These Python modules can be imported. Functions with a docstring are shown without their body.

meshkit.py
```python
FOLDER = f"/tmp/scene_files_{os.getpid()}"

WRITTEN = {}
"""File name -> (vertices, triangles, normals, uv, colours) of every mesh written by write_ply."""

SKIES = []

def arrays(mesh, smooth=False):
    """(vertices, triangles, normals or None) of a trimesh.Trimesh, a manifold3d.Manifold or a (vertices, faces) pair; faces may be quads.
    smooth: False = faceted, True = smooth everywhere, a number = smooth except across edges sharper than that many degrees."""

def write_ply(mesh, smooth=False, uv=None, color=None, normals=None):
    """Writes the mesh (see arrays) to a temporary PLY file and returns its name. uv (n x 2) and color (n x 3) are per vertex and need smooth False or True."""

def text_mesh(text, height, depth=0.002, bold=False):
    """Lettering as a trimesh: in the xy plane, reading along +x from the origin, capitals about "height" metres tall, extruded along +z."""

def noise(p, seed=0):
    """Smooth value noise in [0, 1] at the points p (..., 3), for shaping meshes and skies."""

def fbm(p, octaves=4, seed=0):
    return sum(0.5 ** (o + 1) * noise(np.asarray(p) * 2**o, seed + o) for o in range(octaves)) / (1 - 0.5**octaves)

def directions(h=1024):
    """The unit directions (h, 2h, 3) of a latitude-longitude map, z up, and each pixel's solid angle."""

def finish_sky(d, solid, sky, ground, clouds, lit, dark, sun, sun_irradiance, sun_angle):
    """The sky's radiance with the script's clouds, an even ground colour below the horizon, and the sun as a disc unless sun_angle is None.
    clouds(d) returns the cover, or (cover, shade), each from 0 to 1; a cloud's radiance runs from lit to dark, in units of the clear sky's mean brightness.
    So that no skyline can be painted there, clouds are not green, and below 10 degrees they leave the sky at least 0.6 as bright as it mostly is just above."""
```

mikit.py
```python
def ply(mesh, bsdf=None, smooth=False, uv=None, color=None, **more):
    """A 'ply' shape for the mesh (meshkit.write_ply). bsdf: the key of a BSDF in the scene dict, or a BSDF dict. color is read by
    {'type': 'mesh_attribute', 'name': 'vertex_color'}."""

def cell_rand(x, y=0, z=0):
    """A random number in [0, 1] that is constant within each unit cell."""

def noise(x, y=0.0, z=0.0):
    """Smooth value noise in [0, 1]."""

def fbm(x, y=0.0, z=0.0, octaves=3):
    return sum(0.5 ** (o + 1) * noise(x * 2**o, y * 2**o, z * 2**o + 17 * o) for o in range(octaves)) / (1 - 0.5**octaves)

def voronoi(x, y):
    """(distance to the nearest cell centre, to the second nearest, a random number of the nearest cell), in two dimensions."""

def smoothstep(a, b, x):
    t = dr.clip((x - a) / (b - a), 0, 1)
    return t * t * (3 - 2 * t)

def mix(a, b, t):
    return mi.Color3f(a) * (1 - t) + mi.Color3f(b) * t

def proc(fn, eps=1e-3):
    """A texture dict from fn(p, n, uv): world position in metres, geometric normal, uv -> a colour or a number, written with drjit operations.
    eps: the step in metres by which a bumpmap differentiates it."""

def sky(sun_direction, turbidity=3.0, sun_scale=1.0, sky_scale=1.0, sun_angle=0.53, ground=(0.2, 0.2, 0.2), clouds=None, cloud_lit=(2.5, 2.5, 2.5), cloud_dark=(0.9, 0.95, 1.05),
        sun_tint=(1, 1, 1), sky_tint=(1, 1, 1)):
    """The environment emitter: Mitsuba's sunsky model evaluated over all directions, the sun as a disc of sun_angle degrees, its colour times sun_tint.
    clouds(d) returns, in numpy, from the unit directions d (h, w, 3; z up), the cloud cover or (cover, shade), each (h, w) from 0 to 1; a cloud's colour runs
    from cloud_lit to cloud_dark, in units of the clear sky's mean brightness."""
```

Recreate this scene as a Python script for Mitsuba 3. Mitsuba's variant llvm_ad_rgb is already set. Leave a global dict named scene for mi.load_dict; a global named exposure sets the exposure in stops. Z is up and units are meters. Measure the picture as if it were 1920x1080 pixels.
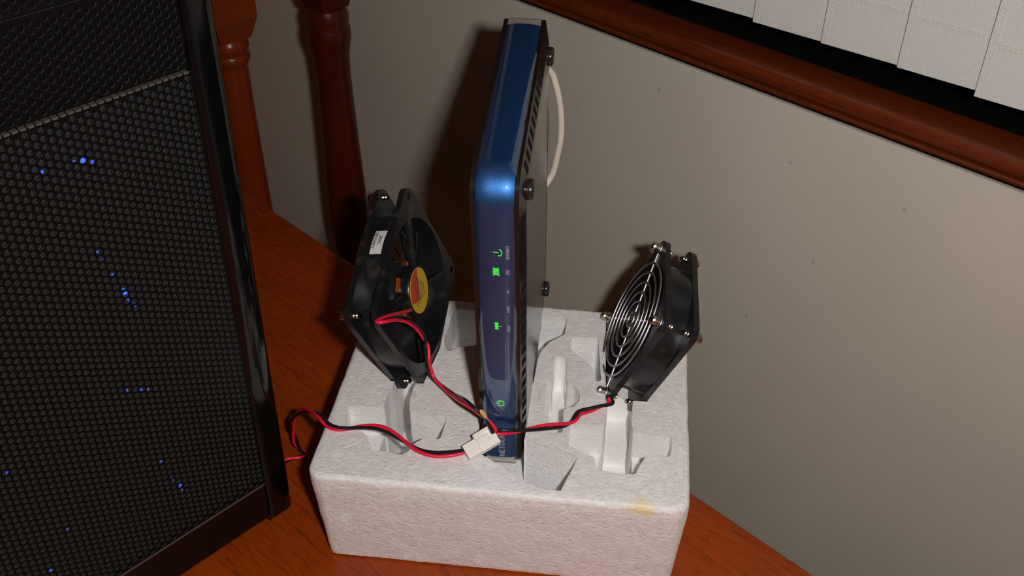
import math, random
import numpy as np, trimesh, manifold3d as m3
import mitsuba as mi, drjit as dr
import mikit, meshkit
from shapely.geometry import Polygon, Point
from shapely import affinity
from scipy.spatial.transform import Rotation as Rot

random.seed(4); rng = np.random.default_rng(4)
T = mi.ScalarTransform4f
scene, labels = {}, {}
V = lambda *a: np.array(a, float)

# ------------------------------------------------------------------ camera, light, exposure
PITCH, CAM_H, F_PX = 0.6386, 0.4682, 1930.7
cam_o = V(0, 0, CAM_H)
fw = V(0, math.cos(PITCH), -math.sin(PITCH)); up = V(0, math.sin(PITCH), math.cos(PITCH))
scene['camera'] = {'type': 'perspective', 'fov': math.degrees(2 * math.atan(960 / F_PX)), 'fov_axis': 'x', 'near_clip': 0.02, 'far_clip': 50.0,
                   'to_world': T().look_at(origin=cam_o.tolist(), target=(cam_o + fw).tolist(), up=up.tolist())}
exposure = 0.0
FLASH = 3000.0
AMBIENT = 0.055
flash_pos = cam_o + V(0.046, 0, 0) + up * 0.006 - fw * 0.004
scene['camera_flash'] = {'type': 'rectangle', 'to_world': T().look_at(origin=flash_pos.tolist(), target=(flash_pos + fw).tolist(), up=up.tolist()).scale([0.011, 0.006, 1]),
                         'emitter': {'type': 'area', 'radiance': {'type': 'rgb', 'value': [FLASH * 1.0, FLASH * 0.95, FLASH * 0.9]}, 'sampling_weight': 1.0},
                         'bsdf': {'type': 'diffuse', 'reflectance': {'type': 'rgb', 'value': [0.5, 0.5, 0.5]}}}
labels['camera_flash'] = {'label': 'small lit camera flash lamp just beside the lens', 'category': 'lamp'}
scene['room_light'] = {'type': 'constant', 'sampling_weight': 0.25, 'radiance': {'type': 'rgb', 'value': [AMBIENT, AMBIENT * 0.33, AMBIENT * 0.085]}}

# ------------------------------------------------------------------ helpers
def frame(o, x, y, z=(0, 0, 1)):
    M = np.eye(4); M[:3, 0], M[:3, 1], M[:3, 2], M[:3, 3] = x, y, z, o
    return M
def mesh_of(g):
    if isinstance(g, m3.Manifold):
        m = g.to_mesh()
        return trimesh.Trimesh(np.array(m.vert_properties[:, :3], float), np.array(m.tri_verts), process=False)
    return g
def tf(g, M):
    g = mesh_of(g).copy(); g.apply_transform(M); return g
_used = {}
def key_for(name):
    n = _used.get(name, -1) + 1; _used[name] = n
    return name if n == 0 else f'{name}_{n:03d}'
def add(name, g, bsdf, parent=None, smooth=30, label=None, cat=None, group=None, kind=None, **more):
    key = key_for((parent + '__' if parent else '') + name)
    scene[key] = mikit.ply(mesh_of(g), bsdf, smooth=smooth, **more)
    info = {k: v for k, v in dict(label=label, category=cat, group=group, kind=kind).items() if v}
    if info: labels[key] = info
    return key
def thing(name, label, cat, group=None):
    key = key_for(name)
    labels[key] = {'label': label, 'category': cat}
    if group: labels[key]['group'] = group
    return key
def box(x0, x1, y0, y1, z0, z1):
    return m3.Manifold.cube([x1 - x0, y1 - y0, z1 - z0]).translate([x0, y0, z0])
def rbox(x0, x1, y0, y1, z0, z1, r, seg=12):
    s = m3.Manifold.sphere(r, seg)
    return m3.Manifold.batch_hull([s.translate([x, y, z]) for x in (x0 + r, x1 - r) for y in (y0 + r, y1 - r) for z in (z0 + r, z1 - r)])
def cs(poly):
    polys = getattr(poly, 'geoms', [poly]); loops = []
    for p in polys:
        loops.append(np.array(p.exterior.coords)[:-1]); loops += [np.array(h.coords)[:-1] for h in p.interiors]
    return m3.CrossSection(loops, m3.FillRule.EvenOdd)
def ext(poly, z0, z1):
    return cs(poly).extrude(z1 - z0).translate([0, 0, z0])
def cat(ms): return trimesh.util.concatenate([mesh_of(m) for m in ms])
def lathe(prof, n=48):
    return trimesh.creation.revolve(np.array(prof, float), sections=n)
def spline(P, n=8):
    from scipy.interpolate import CubicSpline
    P = np.asarray(P, float); t = np.r_[0, np.cumsum(np.sqrt(np.linalg.norm(np.diff(P, axis=0), axis=1)))]
    return CubicSpline(t, P)(np.linspace(0, t[-1], n * len(P)))
def tube(P, r, sides=10, closed=False):
    P = np.asarray(P, float)
    tg = (np.roll(P, -1, 0) - np.roll(P, 1, 0)) if closed else np.gradient(P, axis=0)
    tg /= np.linalg.norm(tg, axis=1, keepdims=True) + 1e-12
    a = np.cross(tg[0], [0.31, 0.2, 0.93]); A = []
    for t in tg:
        a = a - t * (a @ t); a /= np.linalg.norm(a); A.append(a)
    A = np.array(A); B = np.cross(tg, A); ang = np.arange(sides) * 2 * np.pi / sides
    r = np.broadcast_to(r, (len(P),))[:, None, None]
    v = (P[:, None] + r * (np.cos(ang)[None, :, None] * A[:, None] + np.sin(ang)[None, :, None] * B[:, None])).reshape(-1, 3)
    n = len(P); f = []
    for i in range(n if closed else n - 1):
        k = (i + 1) % n
        for j in range(sides):
            l = (j + 1) % sides
            f += [[i * sides + j, i * sides + l, k * sides + l], [i * sides + j, k * sides + l, k * sides + j]]
    if not closed:
        v = np.vstack([v, P[:1], P[-1:]])
        for j in range(sides):
            l = (j + 1) % sides
            f += [[len(v) - 2, l, j], [len(v) - 1, (n - 1) * sides + j, (n - 1) * sides + l]]
    return trimesh.Trimesh(v, np.array(f), process=False)
def strand(P, r, off, turns, phase):
    """one strand of a loosely twisted pair that follows the path P"""
    P = np.asarray(P); tg = np.gradient(P, axis=0); tg /= np.linalg.norm(tg, axis=1, keepdims=True)
    a = np.cross(tg, [0, 0, 1.0]) + 1e-6; a /= np.linalg.norm(a, axis=1, keepdims=True); b = np.cross(tg, a)
    w = phase + np.linspace(0, turns * 2 * np.pi, len(P))
    return tube(P + off * (np.cos(w)[:, None] * a + np.sin(w)[:, None] * b), r)

# ------------------------------------------------------------------ materials
def rgb(*c): return {'type': 'rgb', 'value': [float(x) for x in c]}
def princ(name, color, rough=0.5, **k):
    scene[name] = {'type': 'twosided', 'bsdf': {'type': 'principled', 'base_color': color if isinstance(color, dict) else rgb(*color), 'roughness': rough, **k}}
    return name
fbm, noise, voronoi, sst, mix = mikit.fbm, mikit.noise, mikit.voronoi, mikit.smoothstep, mikit.mix

def wood(along, dark, light, scale=1.0):
    def f(p, n, uv):
        a = p.x * along[0] + p.y * along[1] + p.z * along[2]
        w = 0.006 * fbm(p.x * 30 * scale, p.y * 30 * scale, p.z * 30 * scale)
        b = p.x * along[1] - p.y * along[0] + w
        g = fbm(a * 14 * scale, b * 420 * scale, p.z * 300 * scale * (1 - abs(along[2])))
        h = fbm(a * 9 * scale, b * 40 * scale, p.z * 20 * scale)
        pore = sst(0.66, 0.8, noise(a * 90 * scale, b * 1500 * scale, p.z * 900 * scale * (1 - abs(along[2]))))
        return mix(dark, light, dr.clip(0.55 * g + 0.55 * h - 0.1, 0, 1)) * (1 - 0.3 * pore * (1 if abs(along[2]) < 0.5 else 0))
    return mikit.proc(f)
WD, WN = V(0.7004, -0.7137, 0), V(0.7137, 0.7004, 0)      # along the wall to the right, and into the wall
princ('m_desk', wood(WD, (0.21, 0.027, 0.0015), (0.35, 0.055, 0.004)), 0.32, specular=0.35, clearcoat=0.1, clearcoat_gloss=0.8)
princ('m_sill', wood(WD, (0.065, 0.0105, 0.0014), (0.135, 0.023, 0.0035)), 0.35, specular=0.4)
princ('m_post', wood((0, 0, 1), (0.16, 0.021, 0.0015), (0.24, 0.036, 0.003)), 0.3, specular=0.4)
princ('m_post_dark', wood((0, 0, 1), (0.045, 0.005, 0.0008), (0.075, 0.009, 0.0012)), 0.3, specular=0.35)

def wall_col(p, n, uv):
    a = p.x * WD[0] + p.y * WD[1]
    v = fbm(a * 14, p.z * 14)
    s1, _, r1 = voronoi(a * 16 + 3.3, p.z * 16 + 1.1)
    spot = (1 - sst(0.015, 0.03, s1)) * sst(0.90, 0.92, r1)
    return mix((0.50, 0.465, 0.40), (0.54, 0.505, 0.44), v) * (1 - 0.22 * spot)
def wall_bump(p, n, uv):
    a = p.x * WD[0] + p.y * WD[1]
    return fbm(a * 260, p.z * 260, 0.0, 2)
scene['m_wall'] = {'type': 'twosided', 'bsdf': {'type': 'bumpmap', 'arbitrary': mikit.proc(wall_bump, 1e-3), 'scale': 0.00012,
                   'bsdf': {'type': 'principled', 'base_color': mikit.proc(wall_col), 'roughness': 0.55, 'specular': 0.25}}}
princ('m_floor', (0.25, 0.22, 0.19), 0.9)

BW, BN, BO = V(math.cos(-0.12252), math.sin(-0.12252), 0), V(-math.sin(-0.12252), math.cos(-0.12252), 0), V(-0.1085, 0.3738, 0)   # foam block frame
BH, BD, BWID = 0.0687, 0.1598, 0.200
def foam_uv(p, n):
    ax, ay, az = abs(n.x * BW[0] + n.y * BW[1]), abs(n.x * BN[0] + n.y * BN[1]), abs(n.z)
    x = (p.x - BO[0]) * BW[0] + (p.y - BO[1]) * BW[1]; y = (p.x - BO[0]) * BN[0] + (p.y - BO[1]) * BN[1]; z = p.z
    top = (az > ax) & (az > ay); side = ax > ay
    return dr.select(top, x, dr.select(side, y, x)), dr.select(top, y, z), x, y, z
def foam_col(p, n, uv):
    a, b, x, y, z = foam_uv(p, n)
    d, e, r = voronoi(a * 330, b * 330)
    edge = 1 - sst(0.0, 0.16, e - d)
    vein = edge * sst(0.40, 0.85, noise(a * 520, b * 520, 3.0))
    glint = (1 - sst(0.06, 0.13, d)) * sst(0.70, 0.74, r)  # bead glints painted into the colour as small white dots
    c = mix(mix((0.72, 0.70, 0.70), (0.81, 0.79, 0.785), r), (0.90, 0.88, 0.87), dr.minimum(0.5 * vein + 0.9 * glint, 1))
    dim_outer_face = dr.minimum(sst(0.0066, 0.0035, dr.minimum(dr.minimum(x, BWID - x), dr.minimum(y, BD - y))) + sst(BH - 0.003, BH - 0.001, z), 1)
    c = mix(mix(c, (0.82, 0.825, 0.82), 0.5), c, dim_outer_face)      # pocket walls painted brighter, as the flash lights them; outer faces left greyer
    sp = 1 - sst(0.35, 1.0, dr.sqrt(dr.square((x - 0.1755) / 0.010) + dr.square((z - 0.0655) / 0.0055) + dr.square(dr.maximum(y - 0.004, 0) / 0.004)) + 0.5 * (fbm(x * 350, z * 350) - 0.5))
    return mix(c, mi.Color3f(0.80, 0.66, 0.36), 0.75 * sp)
def foam_bump(p, n, uv):
    a, b, x, y, z = foam_uv(p, n)
    d, e, r = voronoi(a * 330, b * 330)
    d2, e2, r2 = voronoi(a * 210 + 7.7, b * 210 + 2.2)
    pit = (1 - sst(0.05, 0.22, d2)) * sst(0.55, 0.6, r2)
    return sst(0.0, 0.35, e - d) * 0.6 + 0.5 * r - 1.3 * pit
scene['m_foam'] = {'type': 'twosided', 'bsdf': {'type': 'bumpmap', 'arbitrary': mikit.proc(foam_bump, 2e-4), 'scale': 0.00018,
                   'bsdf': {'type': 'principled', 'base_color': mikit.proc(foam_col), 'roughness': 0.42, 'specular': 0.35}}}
princ('m_foam_mark', (0.68, 0.65, 0.64), 0.4)

princ('m_gloss_black', (0.010, 0.008, 0.007), 0.17, specular=0.5)
princ('m_bezel_black', (0.003, 0.003, 0.0035), 0.13, specular=0.4)
def dusty(p, n, uv):
    d = sst(0.52, 0.8, fbm(p.x * 160, p.y * 160, p.z * 160)) * sst(0.35, 0.6, noise(p.x * 40, p.y * 40, p.z * 40))
    return mix((0.007, 0.0075, 0.009), (0.10, 0.09, 0.08), 0.26 * d)
princ('m_fan_black', mikit.proc(dusty), 0.33, specular=0.5)
princ('m_fan_blade', (0.012, 0.013, 0.015), 0.3, specular=0.5)
princ('m_case_black', (0.010, 0.010, 0.011), 0.35, specular=0.4)
def punched(p, n, uv):
    k = abs(n.x * 0.7152 - n.y * 0.6989)
    return mix((0.050, 0.060, 0.054), (0.0035, 0.003, 0.003), sst(0.5, 0.8, k))     # bare metal on the cut edges, black paint on the face
princ('m_mesh_black', mikit.proc(punched), 0.4, specular=0.12)
princ('m_mesh_edge', (0.13, 0.12, 0.10), 0.4, metallic=0.5)
princ('m_filter', (0.034, 0.037, 0.038), 0.35, specular=0.4)
princ('m_dark', (0.0015, 0.0015, 0.0015), 0.9, specular=0.1)
princ('m_rubber', (0.014, 0.013, 0.013), 0.22, specular=0.5)
def blue(p, n, uv):
    s = mikit.cell_rand(p.x * 4500, p.y * 4500, p.z * 4500)
    return mix((0.015, 0.085, 0.26), (0.034, 0.15, 0.42), s)
princ('m_blue', mikit.proc(blue), 0.5, metallic=0.9, specular=0.6, clearcoat=0.2, clearcoat_gloss=0.9)
princ('m_grey_print', (0.30, 0.32, 0.38), 0.5)
princ('m_white_print', (0.33, 0.36, 0.42), 0.5)
scene['m_clear'] = {'type': 'thindielectric', 'int_ior': 1.49}
princ('m_cap_edge', (0.42, 0.37, 0.31), 0.15, specular=0.5)
scene['m_chrome'] = {'type': 'twosided', 'bsdf': {'type': 'roughconductor', 'material': 'Cr', 'alpha': 0.28}}
scene['m_nickel'] = {'type': 'twosided', 'bsdf': {'type': 'roughconductor', 'specular_reflectance': rgb(0.88, 0.82, 0.72), 'eta': rgb(1.6, 1.5, 1.4), 'k': rgb(3.6, 3.4, 3.1), 'alpha': 0.18}}
princ('m_copper', (0.80, 0.22, 0.06), 0.3, metallic=0.8)
princ('m_red_wire', (0.72, 0.012, 0.045), 0.3, specular=0.5)
princ('m_black_wire', (0.010, 0.009, 0.011), 0.25, specular=0.5)
princ('m_white_wire', (0.66, 0.58, 0.49), 0.45)
princ('m_plug', (0.78, 0.745, 0.70), 0.35, specular=0.4)
princ('m_tan', (0.62, 0.38, 0.14), 0.5)
princ('m_tin', (0.8, 0.78, 0.75), 0.25, metallic=0.9)
princ('m_gold_label', (0.62, 0.40, 0.035), 0.45)
princ('m_red_label', (0.55, 0.07, 0.03), 0.45)
princ('m_paper', (0.62, 0.62, 0.64), 0.6)
princ('m_ink', (0.03, 0.03, 0.035), 0.6)
def fabric(p, n, uv):
    a = p.x * WD[0] + p.y * WD[1]
    w = noise(a * 1500, p.z * 1500)
    st = sst(0.55, 0.8, fbm(a * 22 + 5, p.z * 22))
    return mix(mix((0.50, 0.515, 0.49), (0.56, 0.575, 0.55), w), (0.50, 0.48, 0.41), 0.5 * st)
scene['m_fabric'] = {'type': 'twosided', 'bsdf': {'type': 'principled', 'base_color': mikit.proc(fabric), 'roughness': 0.8, 'sheen': 0.2}}
princ('m_stitch', (0.42, 0.40, 0.34), 0.8)
princ('m_night_glass', (0.004, 0.004, 0.006), 0.05, specular=0.5)
princ('m_frame_dark', (0.03, 0.012, 0.006), 0.5)
def glow(name, r, g, b):
    scene[name] = {'type': 'diffuse', 'reflectance': rgb(0.1, 0.1, 0.1)}
    return {'type': 'area', 'radiance': rgb(r, g, b), 'sampling_weight': 0.004}

# ------------------------------------------------------------------ setting: wall, floor, window sill
OFF = 0.515                                                # the wall's distance from the foot of the camera
def wallM(d=0.0): return frame(WN * (OFF + d), WD, WN)     # x along the wall, y into it, z up
SILL_Z = 0.2165
wall = box(-2.2, 2.2, 0, 0.16, -0.74, 2.0) - box(-0.75, 0.62, -0.1, 0.3, SILL_Z - 0.030, 1.35)
add('wall_right', tf(wall, wallM()), 'm_wall', smooth=False, kind='structure', label='plain beige painted wall behind the desk')
add('floor', tf(box(-2.2, 2.2, -2.4, 0.0, -0.80, -0.74), wallM()), 'm_floor', smooth=False, kind='structure', label='floor below the desk')

# moulded sill: profile in (y into wall, z)
zb = 0.2010
prof = [(0.0, zb), (-0.021, zb), (-0.0235, zb + 0.0012), (-0.0245, zb + 0.003), (-0.0240, zb + 0.0040), (-0.0195, zb + 0.0046), (-0.0195, zb + 0.0060), (-0.0250, zb + 0.0066),
        (-0.0262, zb + 0.0095), (-0.0262, zb + 0.0125), (-0.0250, zb + 0.0148), (-0.0225, zb + 0.0158), (-0.0150, zb + 0.0161), (-0.004, zb + 0.0160), (0.0, zb + 0.0155),
        (0.004, zb + 0.0138), (0.0075, zb + 0.0105), (0.010, zb + 0.006), (0.011, zb - 0.0080), (0.0, zb - 0.0080)]
sill = cs(Polygon(prof).buffer(0)).extrude(1.43)
# extrude axis z -> wall x ; profile x -> wall y ; profile y -> wall z
S = np.eye(4); S[:3, :3] = np.array([[0, 0, 1], [1, 0, 0], [0, 1, 0]]); S[0, 3] = -0.78
add('trim_1', tf(tf(sill, S), wallM()), 'm_sill', smooth=35, kind='structure', label='reddish brown moulded wooden window sill')
wk = 'window_1'
add('window_1', tf(box(-0.75, 0.62, 0.125, 0.135, zb + 0.0027, 1.35), wallM()), 'm_night_glass', smooth=False, kind='structure', label='dark night window pane behind the blind')
add('track', tf(box(-0.75, 0.62, 0.0112, 0.150, SILL_Z - 0.030, zb + 0.0025), wallM()), 'm_dark', parent=wk, smooth=False, label='black track below the blind')
for nm, b in (('bottom', box(-0.75, 0.62, 0.105, 0.145, zb + 0.0027, zb + 0.03)), ('left', box(-0.75, -0.71, 0.105, 0.145, zb + 0.031, 1.35)), ('right', box(0.58, 0.62, 0.105, 0.145, zb + 0.031, 1.35)), ('top', box(-0.709, 0.579, 0.105, 0.145, 1.31, 1.35))):
    add('frame_bar', tf(b, wallM()), 'm_frame_dark', parent=wk, smooth=False)

# ------------------------------------------------------------------ desk
def deskM(): return frame(WN * 0.375, WD, WN)
t = thing('desk', 'reddish brown varnished wooden desk that everything stands on', 'desk')
add('desk_top', tf(rbox(-1.02, 0.75, -0.74, 0.0, -0.030, 0.0, 0.003), deskM()), 'm_desk', t)
for x in (-0.97, 0.70):
    for y in (-0.69, -0.05):
        add('leg', tf(box(x - 0.03, x + 0.03, y - 0.03, y + 0.03, -0.74, -0.030), deskM()), 'm_desk', t, smooth=False)

# ------------------------------------------------------------------ turned posts in the gap behind the desk
def post(name, s, y, prof, blk, zb0, zb1, label, mat='m_post'):
    M = frame(WD * s + WN * y, WD, WN)
    t = thing(name, label, 'post'); prof = [(r * 0.53, z) for r, z in prof]
    add('turned_shaft', tf(lathe(prof, 64), M), mat, t, smooth=40)
    b = m3.Manifold.hull(m3.Manifold.cube([2 * blk, 2 * blk, zb1 - zb0 - 0.02], True).translate([0, 0, (zb0 + zb1) / 2 + 0.01]) + m3.Manifold.cube([1.45 * blk, 1.45 * blk, zb1 - zb0], True).translate([0, 0, (zb0 + zb1) / 2]))
    add('square_block', tf(b, M), mat, t, smooth=False)
post('turned_post', -0.6625, 0.445,
     [(0, -0.74), (0.022, -0.74), (0.024, -0.60), (0.018, -0.16), (0.016, -0.125), (0.017, -0.105), (0.021, -0.0877), (0.0275, -0.069), (0.0315, -0.047), (0.0322, -0.025), (0.0312, 0.0),
      (0.0288, 0.04), (0.0270, 0.08), (0.0263, 0.105), (0.0272, 0.122), (0.0300, 0.130), (0.0325, 0.135), (0.0330, 0.141), (0.0322, 0.146), (0.0300, 0.1485), (0.0315, 0.152), (0.0318, 0.157), (0.0290, 0.161), (0.0285, 0.163), (0, 0.163)],
     0.0172, 0.163, 0.55, 'stout dark red-brown turned wooden post standing behind the desk', 'm_post_dark')
post('turned_post', -0.8106, 0.435,
     [(0, -0.74), (0.036, -0.74), (0.038, -0.50), (0.0315, -0.16), (0.0278, -0.07), (0.0268, -0.02), (0.0262, 0.03), (0.0268, 0.066), (0.0278, 0.070), (0.0318, 0.073), (0.0338, 0.0765), (0.0330, 0.0795), (0.0300, 0.0815), (0.0318, 0.084), (0.0345, 0.0875), (0.0338, 0.0915), (0.0310, 0.094), (0.030, 0.0955), (0, 0.0955)],
     0.0212, 0.0955, 0.55, 'slender orange-brown turned wooden post half hidden by the computer tower')

# ------------------------------------------------------------------ vertical blind
edges = [-0.4505, -0.4050, -0.3590, -0.3130, -0.2676, -0.2212, -0.1779, -0.1325, -0.0870, -0.0415]
zbot = [0.2345, 0.2345, 0.2345, 0.2340, 0.2348, 0.2352, 0.2335, 0.2340, 0.2340, 0.2340]
vl = ['first white fabric blind vane from the left at the top edge, only its tip showing', 'second white fabric blind vane from the left above the sill', 'third white fabric blind vane from the left above the sill',
      'white fabric blind vane in the middle of the row with a stitched hem', 'white fabric blind vane with dotted stitching, second from the right', 'yellowish white fabric blind vane, rightmost in the row']
for i, (s, z) in enumerate(zip(edges, zbot)):
    if not 2 <= i <= 7: continue
    t = thing('blind_vane', vl[i - 2], 'blind', 'vertical blind vanes above the sill')
    a = math.radians(4.5); W = 0.056
    x, y = V(math.cos(a), math.sin(a), 0), V(-math.sin(a), math.cos(a), 0)
    M = wallM() @ frame(V(s, -0.0105, z), x, y)
    add('cloth', tf(rbox(0, W, 0, 0.0007, 0, 0.9, 0.0003, 6), M), 'm_fabric', t)
    hm = cat([rbox(0.0004, W - 0.0004, -0.0005, 0.0002, 0.0003, 0.030, 0.0002, 6), rbox(0.0002, 0.0040, -0.0007, 0.0002, 0.0003, 0.5, 0.0003, 6)])
    add('hem', tf(hm, M), 'm_fabric', t)
    st = [box(0.005 + k * 0.0026, 0.0060 + k * 0.0026, -0.00065, 0, zz, zz + 0.0004) for k in range(19) for zz in (0.0276, 0.0292)]
    st += [box(0.0032, 0.0035, -0.0009, 0, 0.003 + k * 0.0026, 0.0040 + k * 0.0026) for k in range(60)]
    add('stitching', tf(cat(st), M), 'm_stitch', t, smooth=False, kind='stuff')

# ------------------------------------------------------------------ foam block
RO_R = np.array([[0.99426, 0.10653, -0.00989], [-0.10691, 0.98574, -0.12995], [-0.0041, 0.13026, 0.99147]])
RO_O = V(-0.00589, 0.40635, 0.04502)
RH, RD = 0.1988, 0.1412
ROUTER = np.eye(4); ROUTER[:3, :3] = RO_R; ROUTER[:3, 3] = RO_O
FL_R = np.array([[0.28412, -0.09055, 0.9545], [0.88702, 0.40272, -0.22583], [-0.36395, 0.91083, 0.19474]]); FL_C = V(-0.06254, 0.47817, 0.11124); FL_S, FL_T = 0.0892, 0.0190
FR_R = np.array([[-0.20838, 0.36415, 0.90773], [0.78468, 0.61627, -0.06709], [-0.58383, 0.69829, -0.41415]]); FR_C = V(0.07952, 0.46571, 0.09456); FR_S, FR_T = 0.0746, 0.0207
def fanM(R, C):
    M = np.eye(4); M[:3, :3] = R @ Rot.from_euler('z', 45, degrees=True).as_matrix(); M[:3, 3] = C
    return M
foamM = frame(BO, BW, BN)
def to_foam(M): return np.linalg.inv(foamM) @ M
def mtx(man, M): return man.transform(np.asarray(M)[:3, :])

def rr(x0, x1, y0, y1, r): return Polygon([(x0 + r, y0 + r), (x1 - r, y0 + r), (x1 - r, y1 - r), (x0 + r, y1 - r)]).buffer(r, 12)
e = 0.0028
layers = []
for z, ins in ((0.0, 0.0062), (0.0015, 0.0048), (BH - 0.008, 0.0), (BH - e, 0.0), (BH - e * 0.55, e * 0.16), (BH - e * 0.2, e * 0.45), (BH, e)):
    layers.append(ext(rr(0, BWID, 0, BD, 0.009).buffer(-ins), z, z + 1e-5))
foam = m3.Manifold.batch_hull(layers)
mm = lambda L: Polygon([(a / 1000, b / 1000) for a, b in L]).buffer(0)
soft = lambda P, r=0.0016: P.buffer(-r).buffer(2 * r).buffer(-r)
H1 = mm([(9.8, 54), (29.8, 56.5), (29.5, 67.2), (31, 74.7), (31.2, 96), (46, 96), (43.4, 75.3), (42.9, 65.2), (44.6, 54.4), (66.6, 51.5), (65.4, 35), (56.9, 34.4), (52.7, 30.6), (50.8, 24.3), (47.2, 20.7), (39.9, 21.8), (29.8, 22.5), (28.3, 27.6), (25.8, 32.1), (21, 35.7), (11.8, 36.6)])
H2 = mm([(54, 150), (70, 150), (72.9, 116.2), (63.1, 112.5), (56.4, 108), (53.1, 117.3)])
H3 = mm([(88.8, 27), (97.4, 23.4), (104.6, 16.5), (117, 8.3), (125.3, 5.6), (133.9, 5.6), (141.1, 31.2), (124.4, 35.5), (112, 41.5), (110.5, 60), (87, 60)])
H5 = mm([(99.7, 146.9), (125.7, 149), (125.3, 132.5), (116.9, 124.2), (112.9, 116.1), (111.4, 108), (111.3, 85.6), (104, 85)])
H6 = mm([(129.4, 130.9), (146.2, 131.9), (150, 95), (148.2, 84), (147, 92.3), (144.1, 103.8), (140.6, 109.7), (133.8, 115.2), (130.6, 119.4)])
H7 = mm([(120.8, 106.7), (122, 111.3), (124.8, 112.6), (127.8, 111), (129.1, 106.8), (130.4, 89.8), (135.3, 87.2), (138.5, 81.2), (138.6, 74.4), (135.7, 69.2), (130.2, 66.3), (131.5, 47.7), (123.6, 46.8), (122.1, 66.2), (117.7, 68.3), (114.9, 74.6), (115.3, 82.4), (118.5, 87.4), (122.1, 89.7)])
H4 = mm([(134.4, 54.4), (154.1, 55.6), (154.6, 74.2), (154.0, 92), (169.4, 92), (168.6, 70.2), (168.3, 61.6), (169.6, 55), (190.5, 52.6), (190, 37.2), (176.4, 34.8), (174, 29), (172, 21.9), (164.5, 20.9), (151.2, 23.5), (149.4, 31.4), (142.5, 35.7), (135.2, 38)])
def hole(P, zf, draft=0.0012):
    P = soft(P); lo = P.buffer(-draft)
    return m3.Manifold.batch_hull([ext(P, BH, BH + 0.004), ext(lo, zf, zf + 1e-5)]) if P.convex_hull.area - P.area < 1e-9 else ext(P, zf, BH + 0.004)
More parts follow.
